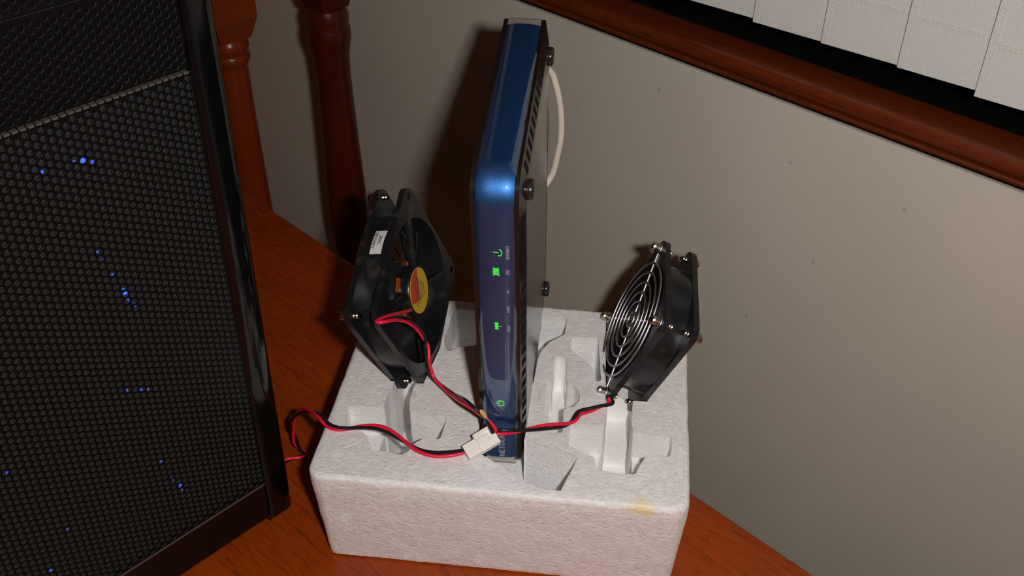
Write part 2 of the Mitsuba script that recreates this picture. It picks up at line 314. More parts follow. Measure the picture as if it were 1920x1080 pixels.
foam = foam - hole(H1, 0.016) - hole(H2, 0.044) - m3.Manifold.batch_hull([ext(mm([(88.8, 27), (97.4, 23.4), (104.6, 16.5), (117, 8.3), (125.3, 5.6), (133.9, 5.6), (141.1, 31.2), (127, 35.0), (112, 41.5)]), BH, BH + 0.004), ext(mm([(100, 24), (117, 12), (122, 10), (125, 10), (128, 31), (120, 34), (112, 40)]), 0.012, 0.0121)]) - ext(soft(mm([(86, 27), (111, 30), (111, 62), (86, 62)])), 0.036, BH + 0.004) - hole(H5, 0.046) - hole(H6, 0.036) - hole(H7, 0.042) - hole(H4, 0.022)
# a stepped floor and the narrow channel inside the right-hand opening
foam = foam + (ext(soft(mm([(134.2, 36), (152.5, 36), (152.5, 57), (134, 57)])), 0.018, 0.046) ^ ext(rr(0.002, BWID - 0.002, 0.002, BD - 0.002, 0.004), 0.0, BH - 0.01))
foam = foam + (ext(soft(mm([(170.5, 34), (192, 34), (192, 55), (170.5, 57)])), 0.018, 0.046) ^ ext(rr(0.002, BWID - 0.002, 0.002, BD - 0.002, 0.004), 0.0, BH - 0.01))
foam = foam + (ext(soft(mm([(152.0, 72), (171, 72), (171, 95), (152.0, 95)]), 0.0003), 0.018, 0.040) ^ ext(rr(0.002, BWID - 0.002, 0.002, BD - 0.002, 0.004), 0.0, BH - 0.01))
foam = foam + (ext(soft(mm([(9, 35), (28.5, 35), (28.5, 58), (9, 58)])), 0.014, 0.047) ^ ext(rr(0.002, BWID - 0.002, 0.002, BD - 0.002, 0.004), 0.0, BH - 0.01))
# seats for the router and the two fans
def router_env(c):
    a = cs(rr(-c, RD + c, -c, RH + c, 0.005)).extrude(0.0245 + 2 * c)       # x: -0.0117 .. 0.0126
    S2 = np.eye(4); S2[:3, :3] = np.array([[0, 0, 1], [1, 0, 0], [0, 1, 0]]); S2[0, 3] = -0.0118 - c
    return a, ROUTER @ S2
a, M = router_env(0.0006)
foam = foam - mtx(a, to_foam(M))
for R_, C_, S_, T_ in ((FL_R, FL_C, FL_S, FL_T), (FR_R, FR_C, FR_S, FR_T)):
    c = 0.0005
    fl = cs(rr(-S_ / 2 - c, S_ / 2 + c, -S_ / 2 - c, S_ / 2 + c, 0.10 * S_)).extrude(T_ + 2 * c).translate([0, 0, -T_ / 2 - c])
    foam = foam - mtx(fl, to_foam(fanM(R_, C_)))
foam = max(foam.decompose(), key=lambda m: m.volume())
fm = mesh_of(foam.refine_to_length(0.0026))
nv = np.stack([meshkit.fbm(fm.vertices * 420, 2, s) - 0.5 for s in (1, 2, 3)], 1) * 0.0004 + np.stack([meshkit.noise(fm.vertices * 90, s) - 0.5 for s in (4, 5, 6)], 1) * 0.0005
nv[:, 2] *= np.clip(fm.vertices[:, 2] / 0.004, 0, 1)
low = (fm.vertices[:, 2] < 0.0004); fm.vertices = fm.vertices + nv * (~low)[:, None]
fb = thing('foam_block', 'white polystyrene packing block with moulded cut-outs holding the router and fans', 'packing foam')
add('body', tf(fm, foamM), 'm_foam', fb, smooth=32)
def ringmark(x, z, r):
    pts = [(x + r * math.cos(k * math.pi / 12), -0.0001, z + r * math.sin(k * math.pi / 12)) for k in range(24)]
    g = [tube(pts, 0.00022, 6, True)]
    for k in range(7):
        q = V(x + r * 0.45 * math.cos(k * 1.047) * (k < 6), -0.0001, z + r * 0.45 * math.sin(k * 1.047) * (k < 6)); s = trimesh.creation.icosphere(1, 0.0003); s.apply_translation(q); g.append(s)
    return cat(g)
for x, z in ((0.0522, 0.0605), (0.0181, 0.0363), (0.0514, 0.0085), (0.0903, 0.0100), (0.0875, 0.0570)):
    ta = 0.0062 * (1 - min(1, max(0, z) / (BH - 0.008)))
    add('moulding_mark', tf(ringmark(x, z, 0.0034), foamM @ frame(V(0, ta * 0.72, 0), V(1, 0, 0), V(0, 1, 0))), 'm_foam_mark', fb)

# ------------------------------------------------------------------ router
def prof_rr(ins):
    p = rr(ins, RD - ins, ins, RH - ins, 0.005)
    c = Polygon([(ins, RH - ins), (ins, RH - 0.03), (0.03, RH - ins)]).difference(Point(ins + 0.0135, RH - ins - 0.0135).buffer(0.0135, 24)).intersection(Polygon([(ins - 1, RH - ins + 1), (ins - 1, RH - ins - 0.0135), (ins + 0.0135, RH - ins - 0.0135), (ins + 0.0135, RH + 1)]))
    return p.difference(c).buffer(0)
AX = np.eye(4); AX[:3, :3] = np.array([[0, 0, 1], [1, 0, 0], [0, 1, 0]])
def prism_x(poly, x0, x1): return mtx(cs(poly).extrude(x1 - x0), AX).translate([x0, 0, 0])
HW = 0.01085
cap_b = Polygon([(-0.01, -0.01), (0.014, -0.01), (0.014, 0.0062), (-0.01, 0.0062)])
cap_t = Polygon([(RD - 0.010, RH - 0.012), (RD + 0.01, RH - 0.012), (RD + 0.01, RH + 0.01), (RD - 0.010, RH + 0.01)])
body = m3.Manifold.batch_hull([prism_x(prof_rr(0.0), -HW, HW), prism_x(prof_rr(0.0085), -HW - 0.0008, HW + 0.0026)])
body = body - prism_x(cap_b, -HW + 0.0022, HW - 0.0020) - prism_x(cap_t, -HW + 0.0022, HW - 0.0020)
cut = []
for side in (1, -1):
    lat = 0.0026 if side > 0 else 0.0008
    for k in range(33):
        zc = 0.012 + k * 0.0086
        if zc < RH - 0.016: cut.append(box(-0.0040, 0.0040, -0.0027, 0.0027, -0.0026, 0.0026).rotate([0, 0, 0]).translate([side * (HW + lat * 0.5), 0.0048, zc]))
    for k in range(24):
        yc = 0.018 + k * 0.0086
        if yc < RD - 0.010: cut.append(box(-0.0040, 0.0040, -0.0026, 0.0026, -0.0027, 0.0027).translate([side * (HW + lat * 0.5), yc, RH - 0.0048]))
body = body - m3.Manifold.batch_boolean(cut, m3.OpType.Add)
rt = thing('router', 'tall blue-fronted glossy black router standing upright in the foam block', 'router')
add('body', tf(body, ROUTER), 'm_gloss_black', rt, smooth=30)
# blue band that wraps the front and the top
def band_mesh(x0, x1, nx=17, base=0.00015, bow=0.0011, pw=3.2, sheet=False):
    zs = np.linspace(0.0066, RH - 0.0135, 30); an = np.radians(np.linspace(0, 90, 16))[1:-1]; ys = np.linspace(0.0135, RD - 0.0105, 22)
    pt = [(0, z) for z in zs] + [(0.0135 - 0.0135 * math.cos(a), RH - 0.0135 + 0.0135 * math.sin(a)) for a in an] + [(y, RH) for y in ys]
    nr = [(-1, 0) for z in zs] + [(-math.cos(a), math.sin(a)) for a in an] + [(0, 1) for y in ys]
    pt, nr = np.array(pt), np.array(nr); xs = np.linspace(-1, 1, nx); n = len(pt); rows = []
    for lift in (1, 0):
        for u in xs:
            d = (base + bow * (1 - abs(u) ** pw)) if lift else -0.0006
            q = pt + nr * d; rows.append(np.column_stack([np.full(n, (x0 + x1) / 2 + u * (x1 - x0) / 2), q]))
    v = np.vstack(rows); f = []; N = nx * n
    idx = lambda l, i, k: l * N + i * n + k
    for i in range(nx - 1):
        for k in range(n - 1):
            a, b, c, d = idx(0, i, k), idx(0, i + 1, k), idx(0, i + 1, k + 1), idx(0, i, k + 1); f += [[a, b, c], [a, c, d]]
            a, b, c, d = idx(1, i, k), idx(1, i + 1, k), idx(1, i + 1, k + 1), idx(1, i, k + 1); f += [[a, c, b], [a, d, c]]
    if sheet: return trimesh.Trimesh(v[:N], np.array([t_ for t_ in f if max(t_) < N]), process=False)
    for k in range(n - 1):
        for i, o in ((0, 1), (nx - 1, 0)):
            a, b, c, d = idx(0, i, k), idx(0, i, k + 1), idx(1, i, k + 1), idx(1, i, k); f += [[a, b, c], [a, c, d]] if o else [[a, c, b], [a, d, c]]
    for i in range(nx - 1):
        for k, o in ((0, 0), (n - 1, 1)):
            a, b, c, d = idx(0, i, k), idx(0, i + 1, k), idx(1, i + 1, k), idx(1, i, k); f += [[a, b, c], [a, c, d]] if o else [[a, c, b], [a, d, c]]
    return trimesh.Trimesh(v, np.array(f), process=False)
add('blue_band', tf(band_mesh(-0.0083, 0.0086), ROUTER), 'm_blue', rt, smooth=40, label='metallic blue band with lit icons')
add('clear_cover', tf(band_mesh(-0.0090, 0.0093, 33, 0.0001, 0.0022, 4.0, True), ROUTER), 'm_clear', rt, smooth=True, label='clear plastic cover over the blue band')
# clear end caps
def cap(poly, x0, x1):
    o = prof_rr(-0.0004).intersection(poly)
    return prism_x(o, x0, x1)
add('clear_cap', tf(cap(Polygon([(-0.01, -0.01), (0.0135, -0.01), (0.0135, 0.0060), (-0.01, 0.0060)]), -HW + 0.0024, HW - 0.0022), ROUTER), 'm_clear', rt, smooth=False, label='clear plastic end below the band')
add('clear_cap', tf(cap(Polygon([(RD - 0.0098, RH - 0.0115), (RD + 0.01, RH - 0.0115), (RD + 0.01, RH + 0.01), (RD - 0.0098, RH + 0.01)]), -HW + 0.0024, HW - 0.0022), ROUTER), 'm_clear', rt, smooth=False, label='clear plastic end at the back of the top')
add('clear_cap_lip', tf(box(-HW + 0.0024, HW - 0.0022, -0.0003, 0.0004, 0.0002, 0.0010), ROUTER), 'm_cap_edge', rt, smooth=False)
SX = HW + 0.0026
add('panel_seam', tf(box(SX - 0.0002, SX + 0.00015, RD - 0.0125, RD - 0.0120, 0.012, RH - 0.05), ROUTER), 'm_dark', rt, smooth=False)
for y, z in ((RD - 0.0147, RH - 0.0147), (0.0147, RH - 0.0147), (RD - 0.0147, 0.0147), (0.0147, 0.0147)):
    g = lathe([(0, -0.0005), (0.0046, -0.0005), (0.0050, 0.0006), (0.0049, 0.0019), (0.0043, 0.0027), (0.0030, 0.0030), (0, 0.0030)], 28)
    add('rubber_foot', tf(g, ROUTER @ frame(V(SX, y, z), V(0, 1, 0), V(0, 0, 1), V(1, 0, 0))), 'm_rubber', rt, smooth=40)
# icons on the front: drawn in a plane with u = along x, v = along z, proud of the band
IC = ROUTER @ frame(V(0, -0.00118, 0), V(1, 0, 0), V(0, 0, 1), V(0, -1, 0))
green = glow('m_led_green', 0.0, 0.75, 0.012)
def arc(cx, cy, rx, ry, a0, a1, w=0.00026, n=28):
    a = np.radians(np.linspace(a0, a1, n)); return tube([(cx + rx * math.cos(q), cy + ry * math.sin(q), 0.00015) for q in a], w, 6)
def bar(x0, y0, x1, y1, w=0.00026): return tube([(x0, y0, 0.00015), ((x0 + x1) / 2, (y0 + y1) / 2, 0.00015), (x1, y1, 0.00015)], w, 6)
mmv = 0.001
power = cat([arc(0.5 * mmv, 53.0 * mmv, 1.9 * mmv, 2.0 * mmv, -145, 145), bar(-1.9 * mmv, 52.95 * mmv, 0.6 * mmv, 52.95 * mmv)])
wifi = cat([bar(-1.0 * mmv, 111.5 * mmv, 2.1 * mmv, 111.4 * mmv, 0.0002), arc(-0.4 * mmv, 111.5 * mmv, 0.5 * mmv, 0.5 * mmv, 0, 360, 0.0004), arc(-0.3 * mmv, 111.5 * mmv, 1.2 * mmv, 1.3 * mmv, 55, 125, 0.0003), arc(-0.3 * mmv, 111.5 * mmv, 1.2 * mmv, 1.3 * mmv, -125, -55, 0.0003), arc(-0.3 * mmv, 111.5 * mmv, 1.9 * mmv, 2.1 * mmv, 60, 120, 0.0003), arc(-0.3 * mmv, 111.5 * mmv, 1.9 * mmv, 2.1 * mmv, -120, -60, 0.0003)])
lan = cat([bar(-1.3 * mmv, 149.9 * mmv, 1.5 * mmv, 148.2 * mmv, .0004), bar(-1.2 * mmv, 148.2 * mmv, 1.5 * mmv, 149.9 * mmv, .0004), bar(-1.3 * mmv, 147.2 * mmv, 1.5 * mmv, 148.6 * mmv, .0004), bar(-1.2 * mmv, 147.2 * mmv, 1.6 * mmv, 145.4 * mmv, .0004), bar(-1.2 * mmv, 145.5 * mmv, 1.5 * mmv, 147.3 * mmv, .0004)])
inet = cat([arc(1.9 * mmv, 159.5 * mmv, 1.1 * mmv, 1.9 * mmv, -125, 95), bar(-0.9 * mmv, 159.6 * mmv, 1.6 * mmv, 159.6 * mmv, 0.00022), bar(-2.2 * mmv, 159.65 * mmv, -2.0 * mmv, 159.65 * mmv, 0.00025)])
for g, l in ((power, 'lit green power symbol'), (wifi, 'lit green wireless symbol'), (lan, 'lit green crossed arrows symbol'), (inet, 'lit green circle and bar symbol')):
    add('icon', tf(g, IC), 'm_led_green', rt, smooth=True, label=l, emitter=green)
def vtext(s, h, x, z0, z1, mat, name='lettering', bold=False, label=None):
    g = meshkit.text_mesh(s, h, 0.0002, bold); b = g.bounds
    M = np.eye(4); M[0, 0] = (z1 - z0) / (b[1, 0] - b[0, 0]); M[0, 3] = z0 - b[0, 0] * M[0, 0]
    g.apply_transform(M)
    R = np.array([[0, -1, 0, 0], [1, 0, 0, 0], [0, 0, 1, 0], [0, 0, 0, 1.0]]); R[0, 3] = x      # text +x runs up, its height points to the left
    add(name, tf(tf(g, R), IC), mat, rt, smooth=False, label=label)
vtext('INTERNET', 0.0016, 0.0064, 0.1556, 0.1638, 'm_grey_print', label='tiny grey INTERNET print')
vtext('DSL', 0.0016, 0.0063, 0.1463, 0.1493, 'm_grey_print', label='tiny grey DSL print')
vtext('NETGEAR', 0.0030, 0.0021, 0.0073, 0.0292, 'm_white_print', bold=True, label='pale NETGEAR lettering along the foot of the band')
for z0, z1 in ((0.1342, 0.1374), (0.1213, 0.1260), (0.1084, 0.1136)):
    n = int((z1 - z0) / 0.0011)
    add('faint_print', tf(cat([box(0.0049, 0.0062, z0 + k * 0.0011, z0 + k * 0.0011 + 0.0004, 0, 0.0002) for k in range(n)]), IC), 'm_grey_print', rt, smooth=False)
add('printed_line', tf(box(0.0036, 0.00375, 0.063, 0.0994, 0, 0.0002), IC), 'm_grey_print', rt, smooth=False)

# ------------------------------------------------------------------ fans
def fan(name, label, R_, C_, S, Th, nickel_B, grille_label):
    M = fanM(R_, C_); t = thing(name, label, 'fan'); h = S / 2; fl = 0.0034
    ro, ri = 0.497 * S, 0.470 * S
    sq = rr(-h, h, -h, h, 0.10 * S)
    hp = (h - 0.0058)
    holes = [Point(sx * hp, sy * hp).buffer(0.0021, 8) for sx in (1, -1) for sy in (1, -1)]
    plate = sq.difference(Point(0, 0).buffer(ri, 48))
    for q in holes: plate = plate.difference(q)
    fr = ext(plate, -Th / 2, -Th / 2 + fl) + ext(plate, Th / 2 - fl, Th / 2)
    fr = fr + ext(Point(0, 0).buffer(ro, 64).difference(Point(0, 0).buffer(ri, 48)), -Th / 2 + 0.0005, Th / 2 - 0.0005)
    # webs in the corners, as on a moulded frame
    for k in range(4):
        w = box(ri + 0.0005, h * 1.414 - 0.0150, -0.0011, 0.0011, -Th / 2 + 0.001, Th / 2 - 0.001).rotate([0, 0, 45 + 90 * k]); fr = fr + w
    add('frame', tf(fr, M), 'm_fan_black', t, smooth=30)
    zh = Th / 2
    for k in range(4):
        b = rbox(0.13 * S, ri + 0.001, -0.0019, 0.0019, zh - 0.0042, zh - 0.0007, 0.0005, 6).rotate([0, 0, 45 + 90 * k])
        add('strut', tf(b, M), 'm_fan_black', t)
    add('motor_housing', tf(lathe([(0, zh - 0.0052), (0.17 * S, zh - 0.0052), (0.172 * S, zh - 0.0012), (0.165 * S, zh - 0.0002), (0, zh - 0.0002)], 48), M), 'm_fan_black', t, smooth=35)
    add('rotor_hub', tf(lathe([(0, -Th / 2 + 0.0022), (0.175 * S, -Th / 2 + 0.0022), (0.195 * S, -Th / 2 + 0.0045), (0.195 * S, zh - 0.0082), (0, zh - 0.0082)], 48), M), 'm_fan_blade', t, smooth=35)
    for k in range(4):
        a = math.radians(20 + 90 * k); c = m3.Manifold.cube([0.0042, 0.008, 0.0022], True).rotate([0, 0, 20 + 90 * k]).translate([0.16 * S * math.cos(a), 0.16 * S * math.sin(a), zh - 0.0066])
        add('copper_coil', tf(c, M), 'm_copper', t, smooth=False)
    for k in range(7):
        th0 = 2 * math.pi * k / 7; nv, nu = 7, 6; top, bot = [], []
        for i in range(nv):
            rad = 0.185 * S + (0.462 * S - 0.185 * S) * i / (nv - 1)
            for j in range(nu):
                u = j / (nu - 1); ang = th0 + 0.62 * u + 0.28 * (i / (nv - 1)) ** 1.5; z = -Th / 2 + 0.0032 + (Th - 0.0128) * u ** 1.15
                top.append((rad * math.cos(ang), rad * math.sin(ang), z + 0.0006)); bot.append((rad * math.cos(ang), rad * math.sin(ang), z - 0.0006))
        v = np.array(top + bot); n0 = len(top); f = []
        for i in range(nv - 1):
            for j in range(nu - 1):
                a_, b_, c_, d_ = i * nu + j, i * nu + j + 1, (i + 1) * nu + j + 1, (i + 1) * nu + j
                f += [[a_, d_, c_], [a_, c_, b_], [n0 + a_, n0 + c_, n0 + d_], [n0 + a_, n0 + b_, n0 + c_]]
        rim = [j for j in range(nu)] + [i * nu + nu - 1 for i in range(1, nv)] + [(nv - 1) * nu + j for j in range(nu - 2, -1, -1)] + [i * nu for i in range(nv - 2, 0, -1)]
        for a_, b_ in zip(rim, rim[1:] + rim[:1]): f += [[a_, b_, n0 + b_], [a_, n0 + b_, n0 + a_]]
        add('blade', tf(trimesh.Trimesh(v, np.array(f), process=False), M), 'm_fan_blade', t, smooth=40)
    # hub label: round gold sticker with a red half
    z = zh - 0.0002; lr = 0.150 * S
    lab = add('hub_label', tf(ext(Point(0, 0).buffer(lr, 40), z, z + 0.00025), M), 'm_gold_label', t, smooth=False, label='round red and gold sticker on the hub')
    half = Point(0, 0).buffer(lr * 0.985, 40).intersection(affinity.rotate(Polygon([(-0.1, 0.001), (-0.0015, 0.001), (0.0, 0.1), (-0.1, 0.1)]).union(Polygon([(-0.1, -lr * 0.42), (-0.001, -lr * 0.42), (0.0005, 0.1), (-0.1, 0.1)])), -45, origin=(0, 0)))
    add('red_half', tf(ext(half, z + 0.00025, z + 0.00035), M), 'm_red_label', parent=lab, smooth=False)
    lines = [box(-0.0006 + k * 0.0024, -0.0002 + k * 0.0024, -lr * (0.5 - 0.06 * k), lr * (0.55 - 0.1 * k), z + 0.0003, z + 0.0004).rotate([0, 0, -45]) for k in range(-2, 4)]
    add('print', tf(cat(lines), M), 'm_ink', parent=lab, smooth=False)
    # wire grille on the A face
    g = thing_part = t + '__grille'
    zA = -Th / 2 - 0.0016; wr = 0.00074; rads = [0.475 * S * x for x in (0.13, 0.31, 0.48, 0.65, 0.82, 0.985)]
    for i, q in enumerate(rads):
        pts = [(q * math.cos(a), q * math.sin(a), zA) for a in np.linspace(0, 2 * np.pi, 72, endpoint=False)]
        add('ring', tf(tube(pts, wr, 8, True), M), 'm_chrome', parent=g, smooth=True)
    for k in range(4):
        d = V(math.cos(math.pi / 4 + k * math.pi / 2), math.sin(math.pi / 4 + k * math.pi / 2), 0); n_ = V(-d[1], d[0], 0); c0 = hp * 1.41421
        pts = [d * rads[0] + V(0, 0, zA + 0.0011)] + [d * (c0 - 0.0028) + V(0, 0, zA + 0.0011)]
        loop = [d * (c0 + 0.0028 * math.cos(a)) + n_ * 0.0028 * math.sin(a) + V(0, 0, zA + 0.0011) for a in np.linspace(0, 2 * np.pi, 18, endpoint=False)]
        sp = cat([tube(np.linspace(pts[0], pts[1], 6), wr, 8), tube(loop, wr, 8, True)])
        add('spoke', tf(sp, M), 'm_chrome', parent=g, smooth=True)
    def screw(x, y, z0, sgn, inner):
        P = [(0, 0.0046), (0.0012, 0.0046), (0.0026, 0.0040), (0.0030, 0.0032), (0.0030, 0.0024), (0.0024, 0.0021), (0.0030, 0.0018), (0.0030, 0.0012), (0.0024, 0.0009), (0.0030, 0.0006), (0.0030, 0.0), (0.0019, 0.0)]
        for k in range(10): P += [(0.0019 if k % 2 else 0.0015, -0.0004 - k * inner / 10)]
        P += [(0.0, -inner - 0.0006)]
        P = [(r_ * 0.86, z_) for r_, z_ in P]
        g_ = lathe(P[::-1], 20)
        add('screw', tf(g_, M @ frame(V(x, y, z0), V(1, 0, 0), V(0, sgn, 0), V(0, 0, sgn))), 'm_nickel', t, smooth=35)
    for sx in (1, -1):
        for sy in (1, -1):
            screw(sx * hp, sy * hp, -Th / 2 - 0.0012, -1, 0.0085)
            if nickel_B: screw(sx * hp, sy * hp, Th / 2 + 0.0003, 1, 0.0075)
    return t, M
fan_l, ML = fan('cooling_fan', 'black cooling fan on the left with a red and gold hub sticker facing the router', FL_R, FL_C, FL_S, FL_T, False, None)
fan_r, MR = fan('cooling_fan', 'smaller black cooling fan on the right with a chrome wire grille facing the router', FR_R, FR_C, FR_S, FR_T, True, None)
# white paper label on the duct of the left fan
def wrapped(poly_pts, rad, ang0, z0, thick):
    pass
rad = 0.497 * FL_S + 0.00015
lblA, lblw, lbll = 84.0, 0.0068, 0.0165
vv, ff = [], []
NA = 10
for i in range(NA + 1):
    a = math.radians(lblA) + (i / NA - 0.5) * lbll / rad
    for r_ in (rad, rad + 0.00012):
        for z in (-lblw / 2 + 0.0004, lblw / 2 + 0.0004): vv.append((r_ * math.cos(a), r_ * math.sin(a), z))
for i in range(NA):
    a, b = i * 4, i * 4 + 4
    ff += [[a + 2, b + 2, b + 3], [a + 2, b + 3, a + 3], [a, a + 1, b + 1], [a, b + 1, b], [a, b, b + 2], [a, b + 2, a + 2], [a + 1, a + 3, b + 3], [a + 1, b + 3, b + 1]]
ff += [[0, 2, 3], [0, 3, 1], [4 * NA, 4 * NA + 1, 4 * NA + 3], [4 * NA, 4 * NA + 3, 4 * NA + 2]]
pl_ = add('paper_label', tf(trimesh.Trimesh(np.array(vv), np.array(ff), process=False), ML), 'm_paper', fan_l, smooth=False, label='small white paper label with printed code')
for s, zz, l in (('5TR0U57DC', 0.0024, 0.0115), ('12VDC', -0.0006, 0.0060)):
    g = meshkit.text_mesh(s, 0.0017, 0.0001, True); b = g.bounds; x = (g.vertices[:, 0] - b[0, 0]) / (b[1, 0] - b[0, 0]) * l - l / 2 + 0.0012
    a = math.radians(lblA) - x / rad; r_ = rad + 0.00012 + g.vertices[:, 2]
    g.vertices = np.stack([r_ * np.cos(a), r_ * np.sin(a), -zz + g.vertices[:, 1] - 0.0006 + 0.0004], 1)
    add('print', tf(g, ML), 'm_ink', parent=pl_, smooth=False)

# ------------------------------------------------------------------ wires and the connector
CABLE_L = [[-0.0578, 0.4645, 0.109], [-0.0631, 0.4464, 0.1192], [-0.0676, 0.4307, 0.1283], [-0.0696, 0.419, 0.1347], [-0.0661, 0.4204, 0.1346], [-0.0618, 0.4294, 0.1289], [-0.0566, 0.4392, 0.12], [-0.0518, 0.4456, 0.1093], [-0.049, 0.4484, 0.0986], [-0.048, 0.4469, 0.092], [-0.0477, 0.4436, 0.0869], [-0.0465, 0.4427, 0.0797], [-0.0434, 0.44, 0.076], [-0.0361, 0.4315, 0.0755], [-0.0282, 0.4120, 0.0875], [-0.0209, 0.3970, 0.0955], [-0.0173, 0.3949, 0.0935], [-0.0151, 0.3948, 0.0909], [-0.0126, 0.3946, 0.0872], [-0.0107, 0.3937, 0.0845], [-0.0092, 0.3928, 0.0815]]
CABLE_P = [[-0.0231, 0.387, 0.0735], [-0.0311, 0.3865, 0.072], [-0.0396, 0.3865, 0.0712], [-0.0483, 0.3888, 0.0712], [-0.0558, 0.3943, 0.0712], [-0.0635, 0.4004, 0.072], [-0.071, 0.4043, 0.073], [-0.08, 0.406, 0.0725], [-0.0888, 0.4061, 0.0712], [-0.0955, 0.4061, 0.0712], [-0.1012, 0.409, 0.0712], [-0.1052, 0.4142, 0.071], [-0.1111, 0.4237, 0.066], [-0.1189, 0.4344, 0.058], [-0.1266, 0.4433, 0.047], [-0.1317, 0.449, 0.035], [-0.1337, 0.4519, 0.025], [-0.1338, 0.4538, 0.014], [-0.1319, 0.4544, 0.006], [-0.1291, 0.4542, 0.0022], [-0.1324, 0.4515, 0.0020], [-0.1378, 0.4500, 0.0020], [-0.1425, 0.4440, 0.0022]]
CABLE_R = [[-0.0096, 0.395, 0.079], [-0.0042, 0.3949, 0.0795], [0.0058, 0.3976, 0.078], [0.0174, 0.4021, 0.076], [0.0262, 0.4054, 0.074], [0.0316, 0.4089, 0.0722], [0.0347, 0.4123, 0.0722], [0.0373, 0.4166, 0.0725], [0.043, 0.4192, 0.0725], [0.0506, 0.4221, 0.073], [0.0553, 0.4243, 0.073], [0.0539, 0.4269, 0.075]]
def pair(P, parent, turns, ph, r=0.00098):
    Q = spline(P, 10)
    add('red_wire', strand(Q, r, r * 1.02, turns, ph), 'm_red_wire', parent, smooth=True)
    add('black_wire', strand(Q, r, r * 1.02, turns, ph + math.pi), 'm_black_wire', parent, smooth=True)
pair(CABLE_L, fan_l, 2.2, 2.6)
pair(CABLE_R, fan_r, 1.5, 0.5)
pc_ = thing('power_lead', 'twisted red and black lead running left from the white plug over the foam edge', 'wire')
pair(CABLE_P, pc_, 2.6, 1.2)
jt = spline([[-0.0165, 0.3915, 0.0985], [-0.0148, 0.3918, 0.0955], [-0.0133, 0.3920, 0.0922]], 6)
add('heat_shrink', tube(jt, np.interp(np.linspace(0, 1, len(jt)), [0, .3, .8, 1], [.0007, .0013, .0011, .0004]), 10), 'm_tan', fan_l, smooth=True, label='tan sleeve on the wire joint')
add('bare_wire', tube(np.linspace([-0.0134, 0.3920, 0.0923], [-0.0118, 0.3920, 0.0908], 5), 0.00035, 8), 'm_tin', fan_l, smooth=True)

pa, pb = V(-0.0245, 0.3850, 0.0735), V(-0.0080, 0.3938, 0.0785)
ax = (pb - pa) / np.linalg.norm(pb - pa); az = np.cross(ax, np.cross(V(-0.1, -0.55, 0.8), ax)); az /= np.linalg.norm(az); ay = np.cross(az, ax)
CM = frame(pa, ax, ay, az)
cn = thing('wire_plug', 'small white plastic two-part plug joining the fan leads in front of the router', 'plug')
sock = rbox(0.0, 0.0105, -0.0040, 0.0040, -0.0023, 0.0026, 0.0004, 8) - box(-0.01, 0.001, -0.003, 0.003, -0.0014, 0.0016)
add('socket', tf(sock, CM), 'm_plug', cn)
plug = rbox(0.0075, 0.0190, -0.0046, 0.0062, -0.0027, 0.0030, 0.0004, 8) - box(0.0135, 0.03, -0.0034, 0.0048, 0.0010, 0.0040)
plug = plug + rbox(0.0080, 0.0150, -0.0012, 0.0026, 0.0028, 0.0040, 0.0003, 8)
add('plug_body', tf(plug, CM), 'm_plug', cn)

WC = [[0.0040, 0.1395, 0.1620], [0.0129, 0.1532, 0.1579], [0.0158, 0.1542, 0.1493], [0.0182, 0.1550, 0.137], [0.0195, 0.1555, 0.1223], [0.0192, 0.1550, 0.1089], [0.0172, 0.1540, 0.0962], [0.0142, 0.1520, 0.0846], [0.0060, 0.1440, 0.0760], [0.0030, 0.1395, 0.0745]]
WC = (np.array(WC) @ RO_R.T + RO_O)
t = thing('white_cable', 'cream white cable looping out behind the router', 'cable')
add('sheath', tube(spline(WC, 10), 0.0019, 12), 'm_white_wire', t, smooth=True)

# ------------------------------------------------------------------ computer tower
PM = frame(V(-0.1419, 0.3943, 0), V(0.6989, 0.7152, 0), V(-0.7152, 0.6989, 0))      # x along the front, y into the case, z up
XL, XR, PH = -0.183, 0.0262, 0.430
MX0, MX1 = -0.160, 0.0050
shear = np.eye(4); shear[0, 2] = 0.021
PCM = PM @ shear
tw = thing('computer_tower', 'black computer tower with a perforated metal front and blue lights inside', 'computer')
shell = rbox(XL + 0.006, XR - 0.006, 0.036, 0.44, 0.006, PH, 0.004)
add('case_body', tf(shell, PCM), 'm_case_black', tw)
for x in (XL + 0.02, XR - 0.03):
    for y in (0.07, 0.40): add('foot', tf(box(x - 0.012, x + 0.012, y - 0.012, y + 0.012, 0, 0.007), PCM), 'm_rubber', tw, smooth=False)
def side_bezel(flip):
    # plan profile: rounded glossy side strip of the front
    P = [(0.0050, 0.004), (0.0052, 0.0008), (0.0075, 0.0), (0.0125, 0.0004), (0.0165, 0.0016), (0.0200, 0.0038), (0.0226, 0.0070), (0.0246, 0.0120), (0.0258, 0.020), (0.0262, 0.036), (0.0050, 0.036)]
    g = cs(Polygon(P).buffer(0)).extrude(PH - 0.002)
    g = g ^ m3.Manifold.batch_hull([box(0.0, 0.03, 0.0, 0.04, 0.008, PH), box(0.0, 0.03, 0.012, 0.04, 0.0005, PH), box(0, 0.03, 0.003, 0.04, 0.0030, PH)])
    if flip: g = g.mirror([1, 0, 0]).translate([-0.158, 0, 0])
    return g
add('side_bezel', tf(side_bezel(False), PCM), 'm_bezel_black', tw, smooth=40)
add('side_bezel', tf(side_bezel(True), PCM), 'm_bezel_black', tw, smooth=40)
bot = rbox(MX0 - 0.004, MX1, 0.0012, 0.036, 0.0080, 0.0355, 0.0012, 8)
add('bottom_bezel', tf(bot, PCM), 'm_bezel_black', tw)
add('bezel_lip', tf(box(MX0, MX1 - 0.0006, 0.0006, 0.0016, 0.0347, 0.0358), PCM), 'm_mesh_edge', tw, smooth=False)
PT = 0.0037
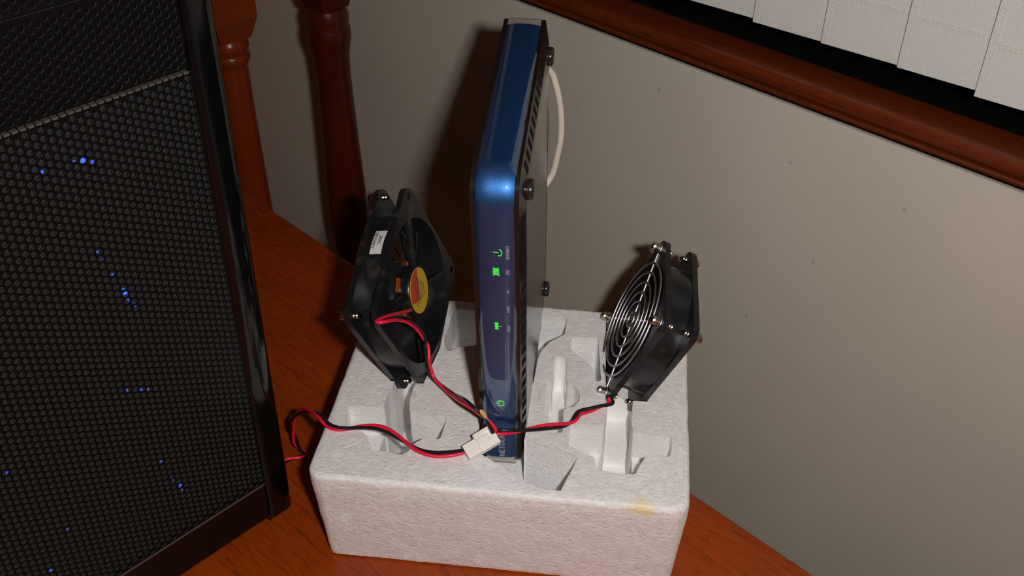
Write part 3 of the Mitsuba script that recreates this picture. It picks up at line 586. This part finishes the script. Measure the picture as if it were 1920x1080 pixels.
def perforated(z0, z1, y0, th=0.0006, dia=0.0027):
    pc, loops = [], [np.array([(MX0, z0), (MX1, z0), (MX1, z1), (MX0, z1)])]
    ci = np.arange(10) * 2 * np.pi / 10
    ncol = int((MX1 - MX0) / (PT * 0.866)); o = V(-0.0712, 0.2749)
    i0 = int(math.floor((MX0 - o[0]) / (PT * 0.866)))
    for i in range(i0, i0 + ncol + 3):
        x = o[0] + i * PT * 0.866
        if not MX0 + 0.0008 < x < MX1 - 0.0012: continue
        zs = o[1] + (0.5 * PT if i % 2 else 0); k0 = math.ceil((z0 + 0.0016 - zs) / PT)
        for k in range(k0, k0 + 200):
            z = zs + k * PT
            if z > z1 - 0.0016: break
            loops.append(np.stack([x + dia / 2 * np.cos(-ci), z + dia / 2 * np.sin(-ci)], 1))
    g = m3.CrossSection(loops, m3.FillRule.EvenOdd).extrude(th)
    A = np.eye(4); A[:3, :3] = np.array([[1, 0, 0], [0, 0, -1], [0, 1, 0]]); A[1, 3] = y0 + th
    return mtx(g, A)
add('mesh_panel', tf(perforated(0.0358, 0.2830, 0.0010), PCM), 'm_mesh_black', tw, smooth=False, label='black perforated metal front')
bays = [(0.2840, 0.3235), (0.3245, 0.3640), (0.3650, 0.4045)]
for a_, b_ in bays:
    k = add('drive_bay_cover', tf(perforated(a_, b_, 0.0028, 0.0008), PCM), 'm_mesh_black', tw, smooth=False)
    add('foam_pad', tf(box(MX0, MX1, 0.0062, 0.0082, a_, b_), PCM), 'm_dark', parent=k, smooth=False)
add('top_bezel', tf(rbox(MX0 - 0.004, MX1, 0.0012, 0.036, 0.405, PH, 0.0012, 8), PCM), 'm_bezel_black', tw)
teeth = []
for i in range(60):
    x = MX0 + 0.001 + i * PT * 0.866
    if x < MX1 - 0.003: teeth.append(box(x, x + PT * 0.60, 0.0007, 0.0034, 0.2826, 0.2835))
add('folded_edge', tf(cat(teeth), PCM), 'm_mesh_edge', tw, smooth=False, label='bright folded edge of the mesh below the drive bays')
add('bay_edge', tf(cat([box(MX0, MX1, 0.0026, 0.0034, 0.3235, 0.3239), box(MX0, MX1, 0.0026, 0.0034, 0.3640, 0.3644)]), PCM), 'm_mesh_black', tw, smooth=False)
fy = 0.0046; g = []
for i in range(int((MX1 - MX0) / 0.00085)):
    x = MX0 + i * 0.00085; g.append(box(x, x + 0.00034, fy, fy + 0.0003, 0.036, 0.283))
for i in range(int(0.247 / 0.00085)):
    z = 0.036 + i * 0.00085; g.append(box(MX0, MX1, fy, fy + 0.0003, z, z + 0.00034))
add('dust_filter', tf(cat(g), PCM), 'm_filter', tw, smooth=False, kind='stuff', label='fine grey filter net behind the perforated front')
for z in (0.100, 0.205):
    ringf = ext(rr(-0.06, 0.06, -0.06, 0.06, 0.006).difference(Point(0, 0).buffer(0.056, 40)), 0, 0.018)
    A = np.eye(4); A[:3, :3] = np.array([[1, 0, 0], [0, 0, -1], [0, 1, 0]]); A[:3, 3] = (-0.077, 0.031, z)
    add('intake_fan_frame', tf(mtx(ringf, A), PCM), 'm_case_black', tw)
add('drive_cage', tf(box(MX0, MX1, 0.0335, 0.0355, 0.036, 0.404), PCM), 'm_dark', tw, smooth=False)
leds = [(-0.0429, 0.2607, 1.0, 1.3), (-0.0599, 0.2625, 0.8, 1.0), (-0.0463, 0.2616, .3, .8), (-0.039, 0.2587, .5, .8), (-0.0475, 0.2184, .25, .7), (-0.0457, 0.213, .35, .9), (-0.0437, 0.204, .5, .8), (-0.0409, 0.1935, 1.4, 1.4), (-0.0381, 0.1845, .9, .9), (-0.0398, 0.1884, .5, .8),
        (-0.0525, 0.1419, .35, .9), (-0.046, 0.1377, .45, .9), (-0.0427, 0.1362, .25, .7), (-0.1122, 0.1315, .6, .9), (-0.0461, 0.0898, .2, .7), (-0.0421, 0.0736, .6, .7), (-0.0397, 0.0674, .6, 1.0), (-0.0395, 0.064, .3, .7), (-0.1114, 0.0637, .4, .8), (-0.0978, 0.082, .15, .7)]
for x, z, w, r in leds:
    nm = f'm_led_{int(w * 100)}'
    em = glow(nm, 0.006 * w * 1.4, 0.085 * w * 1.4, 1.0 * w * 1.4)
    s = trimesh.creation.icosphere(1, 0.0011 * r); s.apply_translation([x - 0.021 * z, 0.0032, z])
    add('blue_led', tf(s, PCM), nm, tw, smooth=True, emitter=em)
